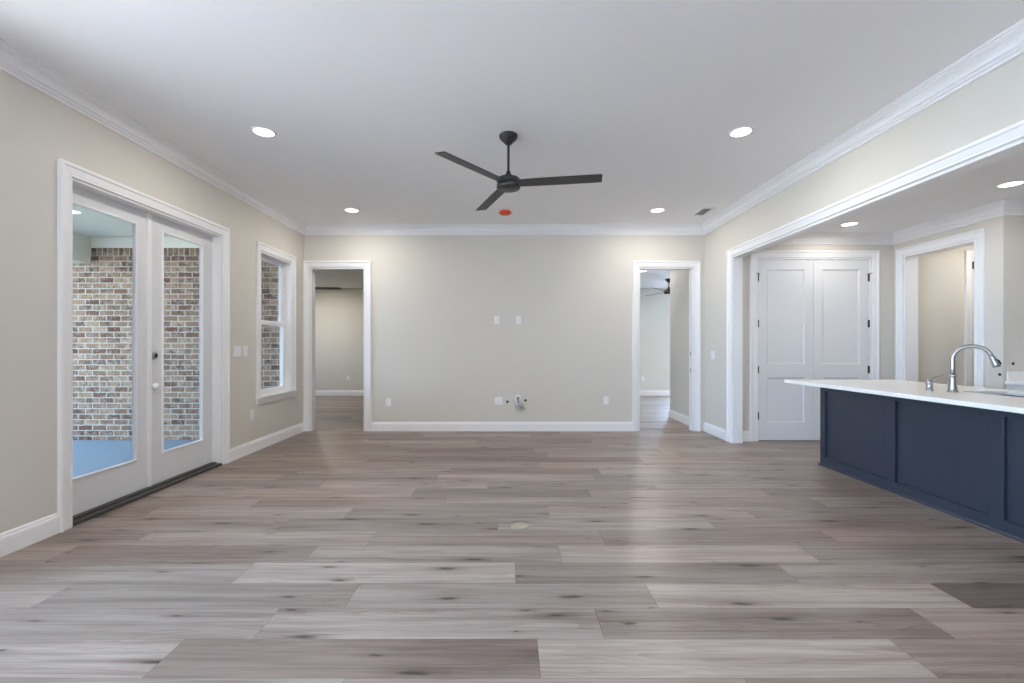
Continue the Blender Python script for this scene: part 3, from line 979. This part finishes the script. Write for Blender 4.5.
def make_outlet(label, group='wall outlets'):
    e = empty('wall_outlet', (0, 0, 0)); tag(e, label, 'outlet', group)
    plate_mb(0.072).build('cover_plate', M['plate'], e)
    for s_ in (-1, 1):
        rcp = MB().box(-0.017, 0.017, -0.0085, -0.005, s_ * 0.020 - 0.014, s_ * 0.020 + 0.014, 0.002).build('receptacle', M['plate'], e)
        m_ = MB()
        for q in (-0.006, 0.006):
            m_.box(q - 0.001, q + 0.001, -0.0089, -0.0084, s_ * 0.020 - 0.002, s_ * 0.020 + 0.007)
        m_.build('slots', M['slot'], rcp)
    return e


out0 = make_outlet('white outlet low on back wall near the left doorway')
place(out0, (-1.79, YB, 0.43), '-Y')
for pos, fc, lab in (((1.44, YB, 0.455), '-Y', 'white outlet low on back wall near the right doorway'),
                     ((0.141, YB, 1.65), '-Y', 'white outlet high on back wall, right of the high pair'),
                     ((XL, 5.27, 0.448), '+X', 'white outlet on left wall below the switches'),
                     ((-4.11, BEDY, 0.453), '-Y', 'white outlet on far wall through the left doorway'),
                     ((3.42, BEDY, 0.44), '-Y', 'white outlet on far wall through the right doorway')):
    c = dup(out0); c['label'] = lab; place(c, pos, fc)

e = empty('cable_plate', (0, 0, 0)); tag(e, 'white cable plate high on back wall, left of the high pair', 'cable plate')
plate_mb(0.072).build('cover_plate', M['plate'], e)
MB().lathe([(0, 0.0), (0.007, 0.0), (0.007, -0.012), (0.0045, -0.012), (0.0045, -0.018), (0, -0.018)], 12, (0.010, -0.005, 0), 'Y').build('coax_jack', M['steel'], e)
place(e, (-0.183, YB, 1.65), '-Y')

e = empty('media_plate', (0, 0, 0)); tag(e, 'square white double plate low on back wall beside loose wires', 'wall plate')
plate_mb(0.118).build('cover_plate', M['plate'], e)
for q in (-0.029, 0.029):
    MB().box(q - 0.017, q + 0.017, -0.008, -0.005, -0.034, 0.034, 0.002).build('insert', M['plate'], e)
place(e, (-0.153, YB, 0.45), '-Y')

e = empty('blank_plate', (0, 0, 0)); tag(e, 'larger white wall plate beside the french door casing', 'wall plate')
plate_mb(0.135, 0.124).build('cover_plate', M['plate'], e)
for q in (-0.03, 0.03):
    MB().lathe([(0, 0), (0.003, 0), (0.003, -0.002), (0, -0.002)], 8, (q, -0.006, 0.048), 'Y').build('screw', M['steel'], e)
place(e, (XL, 4.985, 1.205), '+X')


def make_switch(name, wd, n, label):
    e = empty(name, (0, 0, 0)); tag(e, label, 'light switch', 'light switches')
    plate_mb(wd).build('cover_plate', M['plate'], e)
    for i in range(n):
        q = (i - (n - 1) / 2) * 0.046
        MB().box(q - 0.0165, q + 0.0165, -0.0085, -0.005, -0.033, 0.033, 0.002).build('rocker', M['plate'], e)
    return e


place(make_switch('light_switch', 0.085, 1, 'white rocker switch between blank plate and side window'), (XL, 5.135, 1.205), '+X')
place(make_switch('light_switch', 0.118, 2, 'white double switch on right wall beside kitchen opening'), (XR, 6.33, 1.135), '-X')

# loose wires in the middle of the back wall
e = empty('wire_bundle', (0.135, YB, 0.40))
tag(e, 'tangle of grey wires hanging from a round hole low on back wall', 'wires')
MB().lathe([(0.022, 0.0), (0.022, -0.006), (0.026, -0.010), (0.046, -0.006), (0.050, 0.0)], 24, (0, 0, 0.085), 'Y').build('wall_ring', M['plate'], e)
MB().lathe([(0, 0.0), (0.022, 0.0), (0.022, -0.002), (0, -0.002)], 20, (0, 0, 0.085), 'Y').build('hole', M['slot'], e)
rw = random.Random(4)
for i in range(3):
    pts = [(0, -0.004, 0.088), (0.004 * i, -0.03, 0.078)]
    for k in range(26):
        a = k / 25 * 2 * PI * (1.3 + 0.2 * i) + i * 1.9
        rad = 0.030 + 0.010 * math.sin(k * 0.9 + i)
        pts.append((0.012 + 0.014 * (i - 1) + rad * math.cos(a) * 1.25, -0.040 - 0.006 * i + 0.012 * math.sin(a * 1.3), -0.005 - k * 0.0016 + rad * math.sin(a) * 1.1))
    MB().tube(pts, 0.0085, 8).build('cable', M['wire'] if i != 1 else M['plate'], e)
MB().tube([(0.0, -0.035, 0.085), (-0.004, -0.045, 0.055), (0.0, -0.05, 0.02), (0.02, -0.05, -0.02), (0.06, -0.045, -0.06)], 0.006, 8).build('cable', M['slot'], e)
MB().tube([(0.02, -0.04, -0.03), (0.05, -0.05, -0.055), (0.085, -0.045, -0.05), (0.095, -0.04, -0.075)], 0.005, 8).build('ground_wire', M['wiregreen'], e)
MB().tube([(-0.01, -0.04, -0.02), (0.03, -0.048, -0.045), (0.055, -0.05, -0.085)], 0.006, 8).build('cable', M['wire'], e)
for (px, pz, nm, lab) in ((-0.022, 0.435, 'wall_hole', 'small dark round hole between square plate and wires'), (0.245, 0.456, 'wall_hole', 'small dark round hole right of the hanging wires')):
    h = MB().lathe([(0.011, 0.0), (0.011, -0.003), (0.016, -0.004), (0.019, 0.0)], 18, (0, 0, 0), 'Y').build(nm, M['slot'], None, (px, YB, pz))
    MB().lathe([(0, 0.0), (0.012, 0.0), (0.012, -0.0015), (0, -0.0015)], 18, (0, 0, 0), 'Y').build('hole', M['slot'], h)
    tag(h, lab, 'wall hole')

# round cover in the floor
fl = MB().lathe([(0.0, 0.0), (0.062, 0.0), (0.063, 0.003), (0.058, 0.007), (0.050, 0.008), (0.048, 0.0065), (0, 0.0065)], 40).build('floor_outlet', M['brass'], None, (0.078, 3.11, 0))
tag(fl, 'round tan outlet cover set in the middle of the floor', 'floor outlet')
MB().box(-0.018, 0.018, -0.004, 0.004, 0.0064, 0.0085, 0.001).build('finger_slot', M['steel'], fl)

# ------------------------------------------------------------------ island
IX, IX2 = 3.30, 4.06
IY0, IY1 = 0.30, 4.72
CT = 0.90
CU = 0.868
isl = empty('kitchen_island', (IX, IY1, 0))
tag(isl, 'navy kitchen island base with recessed panels', 'island')


def ip(mb, name, m=M['navy']):
    o = mb.build(name, m, isl)
    o.location = (-IX, -IY1, 0)
    return o


ip(MB().slab(IX + 0.026, IX2, IY0, IY1 - 0.0, [(3.52, 4.04, 2.70, 3.62)], xy, 0.0, CU), 'cabinet_box')
stiles = [(4.65, IY1)]
y = 3.888
pans = []
edges = [(3.888, 4.65)]
top_ = 3.808
while top_ > 0.9:
    edges.append((top_ - 0.76, top_)); top_ -= 0.84
holes = [(a, b, 0.095, 0.79) for a, b in edges]
pf = ip(MB().slab(IY0, IY1, 0.0, CU, holes, yz, IX, IX + 0.026), 'panel_frame')
bv = pf.modifiers.new('eased_edge', 'BEVEL'); bv.width = 0.0025; bv.segments = 2; bv.limit_method = 'ANGLE'
BEADP = [(0, 0), (0, 0.004), (0.003, 0.004), (0.003, 0)]
for a, b, c, d in holes:
    ip(MB().box(IX + 0.022, IX + 0.026, a + 0.0005, b - 0.0005, c + 0.0005, d - 0.0005), 'panel')
ip(MB().sweep([(IX, IY0, 0), (IX, IY1, 0), (IX2, IY1, 0)], [(0, 0), (0.012, 0), (0.012, 0.012), (0.006, 0.019), (0, 0.02)], UP), 'shoe_moulding')

ctop = MB().slab(2.96, 4.13, 0.2, 4.79, [(3.59, 4.00, 2.75, 3.57)], xy, CU, CT)
es = [e_ for e_ in ctop.bm.edges if abs(e_.verts[0].co.z - e_.verts[1].co.z) < 1e-6 and len(e_.link_faces) == 2 and abs(e_.link_faces[0].normal.dot(e_.link_faces[1].normal)) < 0.5]
ctop = ctop.build('island_worktop', M['quartz'])
tag(ctop, 'long white quartz worktop overhanging the navy island', 'worktop')
bv = ctop.modifiers.new('soft_edge', 'BEVEL'); bv.width = 0.003; bv.segments = 2; bv.limit_method = 'ANGLE'

# sink
sk = MB()
x0, x1, y0, y1 = 3.582, 4.008, 2.742, 3.578
sk.slab(x0 - 0.02, x1 + 0.02, y0 - 0.02, y1 + 0.02, [(x0, x1, y0, y1)], xy, CU - 0.004, CU - 0.0005)
sk.slab(x0 - 0.003, x1 + 0.003, y0 - 0.003, y1 + 0.003, [(x0, x1, y0, y1)], xy, CU - 0.23, CU - 0.003)
sk.box(x0 - 0.003, x1 + 0.003, y0 - 0.003, y1 + 0.003, CU - 0.235, CU - 0.23)
so = sk.build('kitchen_sink', M['sink'])
tag(so, 'steel undermount sink let into the island worktop', 'sink')
MB().lathe([(0, 0), (0.045, 0), (0.045, 0.003), (0.036, 0.004), (0.03, 0.001), (0, 0.001)], 24, ((x0 + x1) / 2, (y0 + y1) / 2, CU - 0.2295)).build('drain', M['steel'], so)

# faucet
fx, fy = 3.475, 3.485
fc = empty('faucet', (fx, fy, CT))
tag(fc, 'brushed nickel gooseneck faucet beside the island sink', 'faucet')
MB().lathe([(0, 0), (0.033, 0), (0.033, 0.006), (0.029, 0.010), (0.027, 0.022), (0.0245, 0.05), (0.021, 0.085), (0.019, 0.110), (0.0195, 0.118), (0.023, 0.120), (0.024, 0.127), (0.0225, 0.133), (0.016, 0.136), (0, 0.136)], 32).build('faucet_body', M['steel'], fc)
d = Vector((0.79, -0.61, 0))
reach = 0.23
zc = 0.258
pts = [Vector((0, 0, 0.13)), Vector((0, 0, 0.18)), Vector((0, 0, 0.23))]
rad_ = reach / 2 * 0.93
for k in range(0, 17):
    a = PI - (PI * 0.93) * k / 16
    pts.append(d * (rad_ + rad_ * math.cos(a)) + Vector((0, 0, zc + rad_ * 0.95 * math.sin(a))))
MB().tube(pts, [0.0155] * 3 + [0.0145] * 17, 16).build('spout', M['steel'], fc)
tip = pts[-1]; tdir = (pts[-1] - pts[-2]).normalized()
hp = [tip - tdir * 0.004, tip + tdir * 0.004, tip + tdir * 0.012, tip + tdir * 0.03, tip + tdir * 0.055, tip + tdir * 0.078, tip + tdir * 0.082]
hd_ = MB().tube(hp, [0.0155, 0.018, 0.0185, 0.018, 0.021, 0.0245, 0.021], 20).build('spray_head', M['steel'], fc)
side = d * 0.021
MB().tube([tip + tdir * 0.02 + d * 0.016, tip + tdir * 0.035 + d * 0.025, tip + tdir * 0.06 + d * 0.028], [0.005, 0.007, 0.005], 10).build('spray_button', M['black'], hd_)

hh = empty('side_tap', (3.40, 3.60, CT))
tag(hh, 'short nickel side tap with raised lever left of the faucet', 'tap')
MB().lathe([(0, 0), (0.027, 0), (0.027, 0.005), (0.022, 0.009), (0.021, 0.055), (0.023, 0.060), (0.023, 0.072), (0.018, 0.084), (0.010, 0.090), (0, 0.091)], 28).build('handle_body', M['steel'], hh)
MB().tube([(0.002, 0, 0.078), (0.012, -0.004, 0.096), (0.045, -0.012, 0.112), (0.088, -0.022, 0.128)], [0.008, 0.0055, 0.005, 0.006], 12).build('lever', M['steel'], hh)

# ------------------------------------------------------------------ counter run on the stepped wall
cb = MB().slab(3.99, KEY_ - 0.004, 0.0, CU, [(3.99, 4.06, 0.0, 0.10)], yz, 5.125, 7.58).build('base_cabinet', M['door'])
tag(cb, 'white base cabinet end at the edge of the photo behind sink', 'cabinet')
for i in range(4):
    xa = 5.135 + i * 0.61
    dr = MB().slab(xa, xa + 0.6, 0.12, 0.70, [(xa + 0.06, xa + 0.54, 0.18, 0.64)], xz, 3.972, 3.99).box(xa + 0.058, xa + 0.542, 3.980, 3.988, 0.178, 0.642).build('cabinet_door', M['door'], cb)
    MB().box(xa, xa + 0.6, 3.972, 3.99, 0.715, 0.85, 0.002).build('drawer', M['door'], cb)
wt = MB().box(5.105, 7.58, 3.95, KEY_ - 0.004, CU + 0.0005, CT, 0.002).build('wall_worktop', M['quartz'])
tag(wt, 'white worktop with upstand along the stepped kitchen wall', 'worktop')
MB().box(5.125, 7.58, KEY_ - 0.024, KEY_ - 0.003, CT, 1.0, 0.002).build('upstand', M['quartz'], wt)
MB().lathe([(0, 0.0), (0.028, 0.0), (0.030, -0.003), (0.026, -0.006), (0, -0.006)], 20, (0, 0, 0), 'Y')
for (pos, rz, lab) in (((5.20, KEY_, 1.08), 0.0, 'dark wiring hole on the shaded wall above worktop'), ((KX, 4.625, 0.965), -PI / 2, 'dark wiring hole at wall corner under the spray head')):
    h = MB().lathe([(0.010, 0.0), (0.010, -0.003), (0.013, -0.003), (0.015, 0.0)], 18, (0, 0, 0), 'Y').build('wiring_hole', M['slot'], None, pos, rz)
    MB().lathe([(0, 0.0), (0.0105, 0.0), (0.0105, -0.0015), (0, -0.0015)], 18, (0, 0, 0), 'Y').build('hole', M['slot'], h)
    tag(h, lab, 'wiring hole')


# ------------------------------------------------------------------ windows that light the rooms (outside the frame)
def big_window(n, u0, u1, z0, z1, fn, t0, t1, label, cols=2):
    st = (u1 - u0) / cols
    hs = [(u0 + i * st + 0.06, u0 + (i + 1) * st - 0.06, z0 + 0.06, z1 - 0.06) for i in range(cols)]
    o = MB().slab(u0, u1, z0, z1, hs, fn, t0, t1).build('window_%d' % n, M['trim'])
    struct(o, label, 'window')
    for h in hs:
        MB().slab(h[0] - 0.01, h[1] + 0.01, h[2] - 0.01, h[3] + 0.01, [], fn, (t0 + t1) / 2 - 0.004, (t0 + t1) / 2 + 0.004).build('glass_pane', M['glass'], o)


big_window(2, *FWH[0], xz, YF - 0.11, YF - 0.05, 'tall window in the wall behind the viewpoint')
big_window(3, *LWH, yz, XL - 0.11, XL - 0.05, 'wide window in the left wall, nearer than the french doors', 4)
portal(XL - 0.17, 0.15, 1.43, 2.63, 4.3, (0, -PI / 2, 0))
big_window(4, *BWH[0], xz, BEDY + 0.05, BEDY + 0.11, 'bedroom window hidden by the short wall')
big_window(5, 8.6, 9.8, 0.9, 2.2, yz, -7.15, -7.09, 'bedroom window left of the left doorway')
for (a, b, c, d_) in FWH:
    portal((a + b) / 2, YF - 0.14, (c + d_) / 2, b - a, d_ - c, (PI / 2, 0, 0))
a, b, c, d_ = BWH[0]
portal((a + b) / 2, BEDY + 0.14, (c + d_) / 2, b - a, d_ - c, (-PI / 2, 0, 0))
portal(-7.19, 9.2, 1.55, 1.3, 1.2, (0, -PI / 2, 0))
portal(XL - 0.17, 3.9, 1.25, 2.4, 1.65, (0, -PI / 2, 0))
portal(XL - 0.17, 5.84, 1.53, 1.8, 0.77, (0, -PI / 2, 0))
